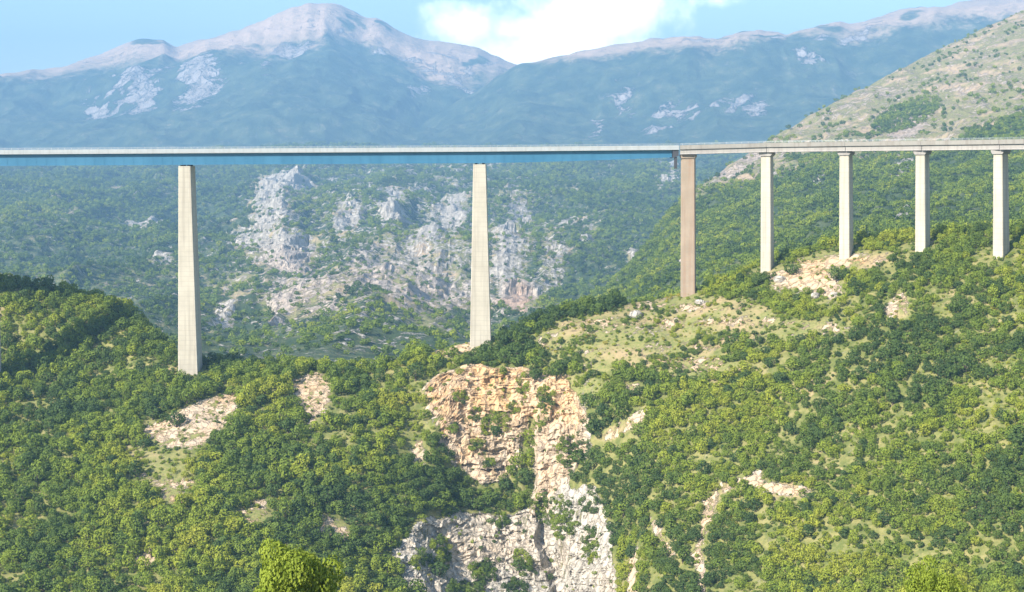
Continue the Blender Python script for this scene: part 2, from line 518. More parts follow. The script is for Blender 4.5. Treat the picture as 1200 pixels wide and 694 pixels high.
# slope on which the camera stands
gx, gy = np.meshgrid(np.linspace(-420, 420, 150), np.linspace(-260, 650, 160), indexing='ij')
yy = np.clip(gy, 0, None)
zz = -1.75 - .300 * yy - np.clip(yy - 290, 0, None) * .30 + np.clip(-gy, 0, None) * .05
zz += fbm(np.stack([gx / 40, gy / 40, 0 * gx], -1), 4, 91) * 2.0 * np.clip(yy / 60, 0, 1) - np.clip(yy / 40, 0, 1) * 2
N = np.stack([gx, gy, zz], -1)
cn_ = np.zeros(N.shape); cn_[..., 1] = .5
slope = obj('near_slope', grid_mesh('near_slope', N, cn_), M['near']); tag(slope, kind='structure')

# ------------------------------------------------------------------ valley side behind the viaduct
pxB = np.linspace(-260, 1460, 960)
o1 = np.ones_like(pxB)
rowsB = ((470, 1300), (425, 1750), (390, 2400), (340, 3500), (290, 4700), (245, 6200), (212, 8300), (190, 10600), (174, 13000))
ctl = []
for i, (r, y) in enumerate(rowsB):
    rr = r + 0 * o1
    yv = y + 0 * o1
    if 2 <= i <= 5: rr = rr + np.interp(pxB, [-200, 118, 260, 420, 560, 700, 1400], [10, 14, 20, -6, -4, 4, 0]) * (.6 if i != 3 else 1)
    if i >= 6: rr = rr + np.interp(pxB, [-200, 118, 240, 330, 480, 700, 1400], [6, 10, 2, -6, -2, -4, -6])
    ctl.append((rr, yv))
B_, RB, tB = columns(pxB, ctl, (8, 30, 60, 70, 70, 60, 50, 20), 8)
bx, by = proj(B_)
wB1 = fbm(B_ / 1.45 / 190.0, 6, 41, .66); wB2 = fbm(B_ / 1.45 / 190.0 + 9, 6, 42, .66)
ux, uy = bx + 30 * wB1, by + 26 * wB2
CRAG = [  # bare crags: column, row, half width, half height, tilt, rock share
    (335, 232, 34, 22, -15, .95), (322, 268, 24, 30, 20, .85), (330, 312, 32, 22, -8, 1.0), (290, 305, 22, 22, 0, .7),
    (410, 275, 16, 16, 0, .95), (462, 262, 16, 22, 0, .95), (530, 258, 16, 22, -10, .8), (505, 300, 34, 12, -30, .85),
    (440, 345, 110, 26, -14, .56), (350, 370, 52, 18, -6, .64), (520, 350, 52, 24, -20, .62), (330, 385, 16, 9, 0, .85),
    (600, 280, 16, 44, 10, .8), (608, 345, 28, 24, 0, 1.0), (585, 320, 12, 40, 0, .85),
    (255, 390, 12, 9, 0, .8), (180, 271, 44, 4.5, 2, .95), (245, 274, 26, 4, -4, .8), (180, 332, 22, 7, 0, .75),
    (700, 300, 10, 10, 0, .7), (735, 322, 12, 12, 0, .6), (716, 208, 15, 5, 0, .9), (786, 204, 14, 8, 0, .8), (640, 310, 14, 26, 0, .55),
    (670, 236, 10, 6, 20, .6), (560, 205, 40, 8, 0, .5), (780, 235, 12, 10, 0, .6), (520, 215, 30, 6, 0, .45), (680, 280, 44, 5, -10, .6),
    (430, 330, 30, 12, -20, .5), (480, 380, 40, 12, 0, .45), (150, 240, 14, 6, 0, .3)]
rockB = np.zeros_like(bx)
for (cx_, cy_, rx_, ry_, an, w) in CRAG:
    rockB = np.maximum(rockB, w * np.clip(blob(ux, uy, cx_, cy_, rx_ * 1.1, ry_ * 1.1, an) * 1.35, 0, 1))
ridB = fbm(B_ / 1.45 / np.array([260., 420., 200.]), 6, 51, .55, True)
relief = np.clip(np.interp(tB, [0, 1, 3, 5, 7, 8], [0, .5, 1, 1.2, 1.3, .6]), 0, 2)[None, :]
B_[..., 2] += ridB * 85 * relief + fbm(B_ / 1.45 / 65.0, 4, 53) * 11
# crags stand out: steep right-hand flanks that fall in shade
for (cx_, cy_, rx_, ry_, h) in ((338, 268, 60, 70, 34), (462, 268, 60, 40, 18), (512, 314, 34, 30, 11), (590, 300, 40, 70, 7)):
    d = (bx - cx_) / rx_
    prof = np.where(d < 0, np.clip(1 + d, 0, 1) ** 1.2, np.clip(1 - d * 2.6, 0, 1) ** .7)
    v = np.clip(1 - np.abs((by - cy_) / ry_), 0, 1) ** .6
    B_[..., 1] -= prof * v * h * 2.9 * (1 + .8 * ridB)
    B_[..., 2] += prof * v * h * .75
B_[..., 1] -= soften(rockB, 2) * (fbm(B_ / 1.45 / np.array([60., 60., 120.]), 5, 57, .6, True) * 42 + fbm(B_ / 1.45 / np.array([24., 24., 50.]), 3, 59, .6, True) * 17)
coverB = np.zeros(B_.shape)
rocky = np.clip(blob(bx, by, 450, 300, 180, 105, -8) * 2, 0, 1) * np.clip(.5 + 1.2 * fbm(B_ / 1.45 / 90., 5, 63, .65), 0, 1)
coverB[..., 0] = np.maximum(rockB * .9, rocky * .50) + .12
coverB[..., 1] = np.clip(.30 + .35 * fbm(B_ / 1.45 / 260., 4, 58) + np.clip(rockB * 1.2, 0, .5), 0, 1)
coverB[..., 1] = np.maximum(coverB[..., 1], .95 * np.clip(blob(ux, uy, 280, 352, 26, 8, -14) * 3, 0, 1))
coverB[..., 2] = np.maximum(.35 * np.clip(blob(bx, by, 430, 355, 160, 40, 0) * 2, 0, 1), .95 * np.clip(blob(bx, by, 606, 350, 26, 20, 0) * 2, 0, 1))
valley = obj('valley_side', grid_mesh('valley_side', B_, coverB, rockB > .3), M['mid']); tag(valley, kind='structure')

# ------------------------------------------------------------------ spur on the right behind the approach spans
pxC = np.linspace(660, 1480, 420)
topC = np.interp(pxC, [660, 700, 740, 790, 830, 890, 930, 1000, 1083, 1200, 1480], [372, 350, 312, 246, 213, 172, 148, 110, 68, 12, -90])
Yc = np.interp(pxC, [660, 800, 900, 1083, 1480], [2600, 3300, 4100, 5000, 6000])
Yb = np.interp(pxC, [660, 800, 1085, 1480], [1250, 1200, 1080, 960])
botC = np.maximum(np.interp(pxC, [660, 806, 900, 990, 1085, 1480], [420, 385, 350, 330, 320, 300]), topC + 6)
ctl = [(botC + 60, Yb - 40), (botC, Yb)]
for f, g in ((.18, .14), (.4, .36), (.65, .62), (.85, .83), (1, 1)):
    ctl.append((botC + (topC - botC) * f, Yb + (Yc - Yb) * g))
ctl += [(topC + 10, Yc + 130), (topC + 120, Yc + 900)]
C_, RC, tC = columns(pxC, ctl, (6, 40, 50, 60, 50, 40, 6, 6), 5)
cx2, cy2 = proj(C_)
wC1 = fbm(C_ / 70., 5, 71, .6); wC2 = fbm(C_ / 70. + 5, 5, 72, .6)
vx, vy = cx2 + 20 * wC1, cy2 + 16 * wC2
rel = np.interp(tC, [0, 1, 2, 4, 5.6, 6, 7, 8], [0, .4, 1, 1, .8, .3, .5, 1])[None, :]
ridC = fbm(C_ / np.array([90., 150., 80.]), 5, 73, .52, True)
C_[..., 2] += (ridC * 20 + fbm(C_ / 40., 4, 74) * 4) * rel
rockC = np.zeros_like(cx2)
for (a, b2, rx_, ry_, an, w) in ((858, 200, 40, 8, -32, .7), (1062, 150, 26, 17, -20, .75), (1056, 205, 18, 17, -10, .75), (800, 270, 8, 14, 0, .5),
                                 (990, 128, 60, 6, -24, .5), (1052, 260, 12, 5, -20, .7), (930, 216, 8, 4, 0, .7), (905, 212, 12, 6, 0, .5), (800, 312, 12, 10, 0, .7),
                                 (1040, 110, 20, 8, -20, .6), (955, 220, 8, 6, 0, .5), (880, 165, 16, 8, -30, .6)):
    rockC = np.maximum(rockC, w * np.clip(blob(vx, vy, a, b2, rx_, ry_, an) * 2.2, 0, 1))
dTop = cy2 - topC[:, None]
dryC = np.clip((np.interp(pxC, [660, 780, 880, 940, 1000, 1083, 1480], [-40, -24, 26, 48, 76, 104, 160])[:, None] - dTop + 26 * wC2 + 16 * ridC) / 24 + .4, 0, .9)
for (a, b2, rx_, ry_, an, w) in ((1010, 118, 90, 16, -24, .95), (1085, 85, 60, 18, -28, .9), (940, 155, 40, 10, -24, .6), (860, 197, 50, 10, -32, .7), (1200, 60, 120, 40, -28, .8)):
    dryC = np.maximum(dryC, w * np.clip(blob(vx, vy, a, b2, rx_, ry_, an) * 2.2, 0, 1))
coverC = np.stack([np.maximum(rockC, .30 * dryC), np.clip(.22 + .3 * fbm(C_ / 120., 4, 75) + dryC, 0, 1), .5 * dryC], -1)
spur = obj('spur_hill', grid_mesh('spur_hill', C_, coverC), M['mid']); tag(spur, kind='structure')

# ------------------------------------------------------------------ far mountains
def mountain(name, px, top, yb, yt, rowb, seed, amp, bare_depth, crags, shade=()):
    ctl = [(rowb + 40 + 0 * px, yb - 1900 + 0 * px), (rowb + 0 * px, yb + 0 * px)]
    for f, g in ((.25, .22), (.5, .46), (.75, .72), (1, 1)):
        ctl.append((rowb + (top - rowb) * f, yb + (yt - yb) * g + 0 * px))
    ctl += [(top + 10, yt + 1900 + 0 * px), (top + 130, yt + 6500 + 0 * px)]
    P, R, t = columns(px, ctl, (4, 40, 44, 44, 60, 8, 6), 2)
    x, y = proj(P)
    rel = np.interp(t, [0, 1, 2, 4, 4.7, 5, 6, 7], [0, .6, 1, 1, .42, .06, .5, 1])[None, :]
    rid = fbm(P / 1.75 / np.array([1900., 2500., 1500.]), 7, seed, .56, True)
    P[..., 2] += (rid * amp + fbm(P / 1.75 / 430., 4, seed + 9) * amp * .22) * rel
    P[..., 0] += fbm(P / 1.75 / 1100., 4, seed + 20) * amp * .8 * rel
    w_a = fbm(P / 1.75 / 650., 6, seed + 3, .68); w_b = fbm(P / 1.75 / 650. + 7, 6, seed + 4, .68)
    xx, yy2 = x + 24 * w_a, y + 20 * w_b
    d = y - top[:, None]
    bd = smooth(bare_depth(px), 6)[:, None]
    bare = np.clip((bd - d + 24 * w_b + 26 * rid) / 34.0 + .45, 0, 1)
    rk = .04 * bare + 0 * d
    for (a, b2, rx_, ry_, an, w) in crags:
        rk = np.maximum(rk, w * np.clip(blob(xx, yy2, a, b2, rx_ * 1.3, ry_ * 1.3, an) * 1.05, 0, 1))
    dark = np.zeros_like(d)
    for (a, b2, rx_, ry_, an, w) in shade:                       # woods reaching up into the bare tops
        dark = np.maximum(dark, w * np.clip(blob(xx, yy2, a, b2, rx_, ry_, an) * 1.9, 0, 1))
    bare = bare * (1 - dark)
    cov = np.stack([rk * (1 - dark), np.clip(bare * .95 + .10, 0, 1), .5 * bare], -1)
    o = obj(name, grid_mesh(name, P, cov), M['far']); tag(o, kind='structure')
    return o


px1 = np.linspace(-320, 900, 520)
top1 = np.interp(px1, [-320, -150, 0, 60, 118, 140, 158, 172, 190, 206, 225, 260, 300, 335, 360, 385, 396, 412, 430, 440, 452, 470, 500, 520, 545, 570, 590, 608, 650, 760, 900],
                 [60, 84, 92, 88, 72, 62, 54, 52, 54, 63, 56, 46, 32, 20, 13, 10, 11, 20, 26, 24, 30, 40, 48, 49, 52, 60, 70, 76, 92, 140, 190])
top1 = top1 + vnoise(np.stack([px1 / 9, 0 * px1, 0 * px1], -1), 5) * 1.2
mountain('mountain_peak', px1, top1, 11800, 16600, 225, 101, 380,
         lambda p: np.interp(p, [-320, 118, 140, 185, 215, 300, 370, 395, 420, 450, 500, 530, 560, 600, 660], [6, 4, 10, 16, 12, 38, 44, 44, 36, 40, 52, 50, 30, 12, 4]),
         [(160, 130, 22, 13, -10, .85), (232, 130, 20, 24, 20, .85), (122, 142, 12, 9, 0, .75), (122, 108, 10, 8, 0, .7), (312, 116, 8, 9, 20, .55), (345, 78, 30, 7, -14, .8),
          (190, 118, 30, 5, 0, .35), (285, 106, 5, 6, 0, .45), (245, 88, 8, 4, 0, .5), (490, 110, 14, 7, 0, .5), (515, 92, 34, 5, 28, .75), (555, 84, 22, 4, -20, .7), (450, 62, 60, 4, 26, .6), (520, 68, 44, 4, 22, .55)],
         [(175, 55, 26, 6, 0, .9), (405, 30, 12, 6, 30, .9), (418, 26, 14, 3, 30, .8), (448, 28, 14, 3, 30, .8), (350, 70, 26, 6, 0, .6), (558, 74, 16, 7, -10, .9), (400, 60, 22, 16, 0, .6), (470, 75, 30, 4, 28, .5), (290, 70, 20, 5, 0, .5)])
px2 = np.linspace(330, 1500, 520)
top2 = np.interp(px2, [330, 420, 480, 540, 580, 608, 640, 680, 720, 760, 800, 840, 868, 900, 925, 960, 985, 1010, 1040, 1065, 1090, 1200, 1500],
                 [205, 172, 150, 118, 94, 77, 72, 65, 57, 51, 50, 50, 42, 40, 43, 32, 27, 30, 21, 16, 14, 2, -20])
top2 = top2 + vnoise(np.stack([px2 / 8, 0 * px2, 0 * px2], -1), 6) * 1.3
mountain('mountain_range', px2, top2, 11000, 14400, 222, 131, 320,
         lambda p: np.interp(p, [330, 600, 640, 680, 740, 800, 860, 900, 930, 960, 1000, 1083, 1500], [-20, -14, 2, 12, 17, 22, 24, 16, 8, 14, 20, 18, 20]),
         [(795, 140, 22, 6, 0, .85), (770, 154, 20, 5, 0, .75), (830, 150, 22, 4, 0, .6), (878, 142, 18, 5, -45, .85), (900, 150, 16, 8, -20, .7), (850, 142, 12, 6, -20, .6), (692, 150, 6, 10, 20, .6),
          (720, 126, 14, 14, 0, .3), (970, 84, 20, 6, 0, .45), (815, 60, 20, 5, 0, .7), (905, 46, 26, 4, -4, .6), (958, 48, 14, 6, -20, .6), (1010, 42, 34, 5, -30, .6), (870, 56, 30, 5, 0, .5), (600, 190, 90, 10, 0, .0)],
         [(890, 42, 22, 3, 0, .8), (930, 56, 14, 14, 0, .7), (975, 32, 18, 5, 0, .8), (1068, 17, 12, 4, 0, .8), (850, 48, 8, 4, 0, .6)])

# ================================================================== VIADUCT
viaduct = empty('viaduct', (0, 1000, 0))
tag(viaduct, 'long motorway viaduct with blue steel main spans on tall pale tapered concrete piers', 'viaduct')
VO = np.array([0, 1000., 0])


def solid(name, rings, mat, parent=viaduct, off=VO, bevel=0, closed=True):
    """Loft of equal rings (lists of points), ends capped."""
    bm = bmesh.new()
    vr = [[bm.verts.new(Vector(np.asarray(p, float) - off)) for p in r] for r in rings]
    n = len(vr[0])
    for a, b in zip(vr[:-1], vr[1:]):
        for i in range(n): bm.faces.new((a[i], a[(i + 1) % n], b[(i + 1) % n], b[i]))
    bm.faces.new(list(reversed(vr[0]))); bm.faces.new(vr[-1])
    bmesh.ops.recalc_face_normals(bm, faces=bm.faces)
    if bevel: bmesh.ops.bevel(bm, geom=list(bm.edges), offset=bevel, segments=2, affect='EDGES', profile=.5)
    me = bpy.data.meshes.new(name); bm.to_mesh(me); bm.free()
    return obj(name, me, mat, parent)


LINE = np.array([(-420, 177.6, 1000), (-22, 175.9, 1000), (222, 174.4, 1000), (562, 172.5, 1000), (796, 170.4, 1000), (806, 170.2, 999.5), (898, 167.6, 987), (990, 166.2, 966),
                 (1079, 165, 936), (1170, 163.6, 896), (1262, 162.0, 846), (1356, 160.4, 786)], float)
CL = at(LINE[:, 0], LINE[:, 1], LINE[:, 2])                # kerb-side top edge of the deck, seen from the camera


def frame(i0, P):
    """Tangent and inward normal (away from the camera) at deck point P by its neighbours."""
    d = P; d = d / np.linalg.norm(d[:2])
    t = np.array([d[0], d[1], 0]); return t, np.array([-t[1], t[0], 0.])


tang = np.gradient(CL, axis=0)
tang[:5] = CL[3] - CL[2]
DW = 19.0                                                   # deck width


def section(P, t, prof):
    t = t / np.hypot(t[0], t[1]); nrm = np.array([-t[1], t[0], 0.])
    return [P + nrm * a + np.array([0, 0, b]) for a, b in prof]


# steel part: P[0] .. P[4]
steel_i = [0, 1, 2, 3, 4]
slab_prof = [(0, 0), (.35, 0), (.35, -1.0), (DW - .35, -1.0), (DW - .35, 0), (DW, 0), (DW, -2.7), (0, -2.7)]
solid('deck_slab', [section(CL[i], tang[i], slab_prof) for i in steel_i], M['fascia'])
solid('road_surface', [section(CL[i], tang[i], [(.5, -.85), (DW - .5, -.85), (DW - .5, -.996), (.5, -.996)]) for i in steel_i], M['asphalt'])


def interp_line(px):
    i = int(np.clip(np.searchsorted(LINE[:, 0], px) - 1, 0, len(LINE) - 2)); f = (px - LINE[i, 0]) / (LINE[i + 1, 0] - LINE[i, 0])
    return CL[i] * (1 - f) + CL[i + 1] * f


def girder(a, b, depth):
    pts = np.linspace(a, b, 5)
    rings = []
    for p in pts:
        d = depth(p)
        rings.append(section(interp_line(p), tang[2], [(2.0, -2.704), (2.6, -2.704 - d), (DW - 2.6, -2.704 - d), (DW - 2.0, -2.704)]))
    g = solid('steel_girder', rings, M['blue'])
    flange = solid('lower_flange', [section(interp_line(p), tang[2], [(2.2, -2.708 - depth(p)), (DW - 2.2, -2.708 - depth(p)), (DW - 2.2, -2.95 - depth(p)), (2.2, -2.95 - depth(p))]) for p in pts], M['blue'], g)
    for q in np.arange(a + 6, b - 2, 11.4):                  # web stiffeners
        d = depth(q); P0, P1 = interp_line(q - .14), interp_line(q + .14)
        pr = [(1.93, -2.72), (2.5, -2.70 - d), (2.7, -2.70 - d), (2.2, -2.72)]
        solid('web_stiffener', [section(P0, tang[2], pr), section(P1, tang[2], pr)], M['blue'], g)
    return g


dep = lambda p: float(np.interp(p, [-500, 600, 700, 786], [6.7, 6.6, 5.6, 4.2]))
for a, b in ((-420, -22), (-22, 222), (222, 562), (562, 788)): girder(a + .02, b - .02, dep)


def rail(i_list, name='guard_rail'):
    for h in (.45, .95):
        solid(name, [section(CL[i], tang[i], [(.10, h), (.22, h), (.22, h + .12), (.10, h + .12)]) for i in i_list], M['rail'])


rail(steel_i)
for q in np.arange(-400, 795, 7.8):
    P0, P1 = interp_line(q - .12), interp_line(q + .12)
    pr = [(.12, .002), (.20, .002), (.20, 1.06), (.12, 1.06)]
    solid('rail_post', [section(P0, tang[2], pr), section(P1, tang[2], pr)], M['rail'])


def pier(px0, px1, bx0, bx1, row_top, row_base, Yf, depth, yaw, mat, cap=None, deepen=30):
    """Tapered shaft: top columns px0..px1, base columns bx0..bx1 at front depth Yf."""
    a, b = at((px0 + px1) / 2, row_top, Yf), at((bx0 + bx1) / 2, row_base, Yf)
    wt, wb = (px1 - px0) * Yf / F, (bx1 - bx0) * Yf / F
    c, s = math.cos(yaw), math.sin(yaw)
    tx, nx = np.array([c, -s, 0]), np.array([s, c, 0])

    def ring(z, w, d, ctr, ch):
        h = w / 2
        pts = [(-h + ch, 0), (h - ch, 0), (h, ch), (h, d - ch), (h - ch, d), (-h + ch, d), (-h, d - ch), (-h, ch)]
        return [np.array([ctr[0], ctr[1], z]) + tx * u + nx * v for u, v in pts]
    rings = []
    for f in np.linspace(0, 1 + deepen / (a[2] - b[2]), 9):
        z = a[2] + (b[2] - a[2]) * f; w = wt + (wb - wt) * f; ctr = a + (b - a) * f
        rings.append(ring(z, w, depth * (1 + .15 * f), ctr, .35))
    sh = solid('pier', rings, mat)
    if cap:
        cw, z0, z1 = cap
        for (nm, w, zt, zb) in (('pier_cap', cw, z0, z1),):
            cc = a - tx * 0 - nx * .7
            solid(nm, [ring(zb, wt + .5, depth + 1.4, cc, .2), ring((zb + zt) / 2, w, depth + 1.4, cc, .2), ring(zt, w, depth + 1.4, cc, .2)], M['concrete_grey'] if mat != M['concrete_brown'] else mat, sh)
    else:
        for u in (-.28, .28):
            for v in (.18, .82):
                ctr = a + tx * u * wt + nx * v * depth
                solid('bearing', [[ctr + tx * i * .7 + nx * j * .7 + np.array([0, 0, k]) for i, j in ((-1, -1), (1, -1), (1, 1), (-1, 1))] for k in (.004, 1.1)], M['steel'], sh)
    return sh


zb_ = lambda px: interp_line(px)[2]
FY = 1002.3
row_of = lambda px, z, Y: float(proj(np.array([(px - CX) * Y / F, Y, z]))[1])
pier(-29, -13, -35, -8, row_of(-22, zb_(-22) - 10.4, FY), 425, FY, 14, 0, M['concrete'])
pier(209, 223.5, 208.5, 232, row_of(222, zb_(222) - 10.4, FY), 437, FY, 14, 0, M['concrete'], deepen=18)
pier(554.5, 569.5, 550.5, 576, row_of(562, zb_(562) - 10.3, FY), 412, FY, 14, 0, M['concrete'], deepen=18)
YAW = {5: .16, 6: .36, 7: .46, 8: .55, 9: .66, 10: .75, 11: .8}
bases = {5: 345, 6: 319, 7: 299, 8: 291, 9: 284, 10: 277, 11: 270}
for i in range(5, 12):
    px, Y = LINE[i, 0], LINE[i, 2] + 3.0
    hw = {5: 8.0}.get(i, 6.4)
    zt = CL[i][2] - 5.5
    top = row_of(px, zt - 2.0, Y)
    pier(px - hw, px + hw - (0 if i == 5 else 1.5), px - hw - .5, px + hw - (-.6 if i == 5 else 1.0), top, bases[i], Y, 10.5 if i == 5 else 8.5, YAW[i],
         M['concrete_brown'] if i == 5 else M['concrete'], cap=(2 * hw * Y / F + 1.5, zt - .05, zt - 2.3), deepen=16)
# concrete approach spans, one box beam deck from pier to pier
for i in range(5, 11):
    a, b = CL[i], CL[i + 1]; t = b - a; L = np.linalg.norm(t[:2]); g = t / L * .06
    if i == 5: a = CL[4] + t / L * .35
    A0, B0 = a + g, b - g
    prof = [(0, 0), (.3, 0), (.3, -.9), (DW - .3, -.9), (DW - .3, 0), (DW, 0), (DW, -2.5), (0, -2.5)]
    sp_ = solid('concrete_span', [section(A0, t, prof), section(B0, t, prof)], M['span'])
    for k in range(4):
        u = 1.0 + k * 4.7
        pr = [(u, -2.504), (u + 1.6, -2.504), (u + 1.6, -4.8), (u + 1.9, -5.4), (u - .3, -5.4), (u, -4.8)]
        solid('beam', [section(A0, t, pr), section(B0, t, pr)], M['concrete_grey'], sp_)
    solid('road_surface', [section(A0, t, [(.5, -.75), (DW - .5, -.75), (DW - .5, -.896), (.5, -.896)]), section(B0, t, [(.5, -.75), (DW - .5, -.75), (DW - .5, -.896), (.5, -.896)])], M['asphalt'], sp_)
    for h in (.45, .95):
        pr = [(.10, h), (.22, h), (.22, h + .12), (.10, h + .12)]
        solid('guard_rail', [section(A0, t, pr), section(B0, t, pr)], M['rail'], sp_)
    for q in np.linspace(.03, .97, 12):
        P0 = A0 + (B0 - A0) * q; P1 = P0 + t / L * .12
        pr = [(.12, .002), (.20, .002), (.20, 1.06), (.12, 1.06)]
        solid('rail_post', [section(P0, t, pr), section(P1, t, pr)], M['rail'], sp_)
# dark end frame of the steel girder beside the brown pier
P0, P1 = interp_line(788.6), interp_line(795.5)
ef = solid('end_frame', [section(P0, tang[2], [(.8, -2.71), (DW - .8, -2.71), (DW - .8, -7.6), (.8, -7.6)]), section(P1, tang[2], [(.8, -2.71), (DW - .8, -2.71), (DW - .8, -6.3), (.8, -6.3)])], M['steel'])
P0, P1 = interp_line(790.6), interp_line(794.0)
solid('inspection_ladder', [section(P0, tang[2], [(1.2, -6.9), (3.2, -6.9), (3.0, -14.0), (1.6, -14.0)]), section(P1, tang[2], [(1.2, -6.9), (3.2, -6.9), (3.0, -14.0), (1.6, -14.0)])], M['steel'], ef)

# ================================================================== TREES
def crown_mesh(name, seed, n_lobes, n_leaf, leaf, tall=1.0, lob=(.24, .46), reach=(.38, .66)):
    """Unit crown: leaf tufts on and inside uneven lobes; 1 unit = crown radius, base of the tree at z = 0."""
    r = np.random.default_rng(seed)
    lobes = [(np.array([0, 0, 1.0 * tall]), .68)]
    for k in range(n_lobes):
        a = r.uniform(0, 2 * math.pi); el = r.uniform(-.35, 1.2)
        d = np.array([math.cos(a) * math.cos(el), math.sin(a) * math.cos(el), math.sin(el) * tall])
        lobes.append((np.array([0, 0, .95 * tall]) + d * r.uniform(*reach), r.uniform(*lob)))
    w = np.array([l[1] ** 2 for l in lobes]); w /= w.sum()
    V, Q = [], []
    idx = r.choice(len(lobes), n_leaf, p=w)
    for i in idx:
        c, R = lobes[i]
        d = r.normal(size=3); d /= np.linalg.norm(d)
        p = c + d * R * (1 - .30 * r.random() ** 2) * np.array([1, 1, .92])
        if p[2] < .16: continue
        if any(np.linalg.norm(p - c2) < R2 * .70 for j, (c2, R2) in enumerate(lobes) if j != i): continue
        nrm = d + r.normal(size=3) * .42 + np.array([0, 0, .18]); nrm /= np.linalg.norm(nrm)
        t = np.cross(nrm, r.normal(size=3)); t /= np.linalg.norm(t); b = np.cross(nrm, t)
        s = leaf * r.uniform(.6, 1.25); k = len(V)
        V += [p - t * s, p - b * s * .62 + nrm * s * .12, p + t * s, p + b * s * .62 + nrm * s * .12]
        Q.append((k, k + 1, k + 2, k + 3))
    return mesh_np(name, np.array(V), np.array(Q))


def trunk_mesh(name, seed, h=1.0, r0=.085):
    r = np.random.default_rng(seed)
    bm = bmesh.new()

    def limb(p, q, ra, rb, n=6):
        d = (q - p).normalized(); x = d.orthogonal().normalized(); y = d.cross(x)
        A_ = [bm.verts.new(p + (x * math.cos(2 * math.pi * i / n) + y * math.sin(2 * math.pi * i / n)) * ra) for i in range(n)]
        B2 = [bm.verts.new(q + (x * math.cos(2 * math.pi * i / n) + y * math.sin(2 * math.pi * i / n)) * rb) for i in range(n)]
        for i in range(n): bm.faces.new((A_[i], A_[(i + 1) % n], B2[(i + 1) % n], B2[i]))
        bm.faces.new(B2)
    top = Vector((r.uniform(-.06, .06), r.uniform(-.06, .06), h * .62))
    limb(Vector((0, 0, -.35)), top, r0 * 1.3, r0 * .8)
    for k in range(4):
        a = k * 1.57 + r.uniform(-.4, .4)
        limb(top, top + Vector((math.cos(a) * .42, math.sin(a) * .42, r.uniform(.3, .55) * h)), r0 * .6, r0 * .2, 5)
    me = bpy.data.meshes.new(name); bm.to_mesh(me); bm.free(); return me


NP = 8
crowns = [crown_mesh('tree_crown', 200 + i, 9 + i % 4, 620, .125, (1.0, 1.15, .9, 1.25)[i % 4]) for i in range(NP)]
trunks = [trunk_mesh('tree_trunk', 300 + i, (1.0, 1.15, .9, 1.25)[i % 4]) for i in range(NP)]
lowcrowns = [crown_mesh('far_crown', 400 + i, 6, 130, .24, (1.0, 1.1, .85)[i % 3]) for i in range(5)]
for me in crowns + lowcrowns: me.materials.append(M['leaf'])
for me in trunks: me.materials.append(M['bark'])


def sample_sheet(P, lo, hi, n, dens, seed):
    """n area-uniform points on rows lo..hi of a sheet, kept with probability dens(px, row, i, j)."""
    r = np.random.default_rng(seed)
    S = P[:, lo:hi]
    e1 = S[1:, :-1] - S[:-1, :-1]; e2 = S[:-1, 1:] - S[:-1, :-1]
    ar = np.abs(e1[..., 0] * e2[..., 1] - e1[..., 1] * e2[..., 0]) + .35 * np.linalg.norm(np.cross(e1, e2), axis=-1)
    cum = np.cumsum(ar.ravel()); k = np.searchsorted(cum, r.random(n) * cum[-1]); k = np.clip(k, 0, ar.size - 1)
    i, j = np.unravel_index(k, ar.shape); u, v = r.random(n)[:, None], r.random(n)[:, None]
    p = S[i, j] * (1 - u) * (1 - v) + S[i + 1, j] * u * (1 - v) + S[i, j + 1] * (1 - u) * v + S[i + 1, j + 1] * u * v
    return p, i, j + lo


def thin(p, rad, cell, f):
    """Greedy spacing: no two trees closer than f * mean radius."""
    gridd, keep = {}, []
    for n in range(len(p)):
        x, y = p[n, 0], p[n, 1]; a, b = int(x // cell), int(y // cell); ok = True
        for da in (-1, 0, 1):
            for db in (-1, 0, 1):
                for q in gridd.get((a + da, b + db), ()):
                    if (p[q, 0] - x) ** 2 + (p[q, 1] - y) ** 2 + (p[q, 2] - p[n, 2]) ** 2 < (f * (rad[q] + rad[n])) ** 2: ok = False; break
                if not ok: break
            if not ok: break
        if ok: gridd.setdefault((a, b), []).append(n); keep.append(n)
    return np.array(keep)


# trees of the facing hillside
iV0 = int(np.searchsorted(tA, 1.35)); iV1 = int(np.searchsorted(tA, 6.1))
rockA_s, bareA_s, grassA_s = soften(rock, 3), soften(bare, 2), soften(grass, 2)
p, ci, rj = sample_sheet(A, iV0, iV1, 95000, None, 5)
qx, qy = proj(p)
rk, br, gs = rockA_s[ci, rj], bareA_s[ci, rj], grassA_s[ci, rj]
mpx = F / p[:, 1]                                             # photograph pixels for one metre
pw1, pw2 = fbm(p / 22.0, 4, 11), fbm(p / 22.0 + 40, 4, 12)


def covers(dy, sx=6, sy=5):
    v = np.zeros(len(p), bool)
    for pl in BARE[:11] + [GRASS[1]]: v |= inpoly(qx + sx * pw1, qy - dy + sy * pw2, pl)
    return v


def on_cliff(dy):
    a_, b_ = cliff_mask(qx + 13 * pw1, qy - dy + 11 * pw2); return np.maximum(a_, b_) > .5


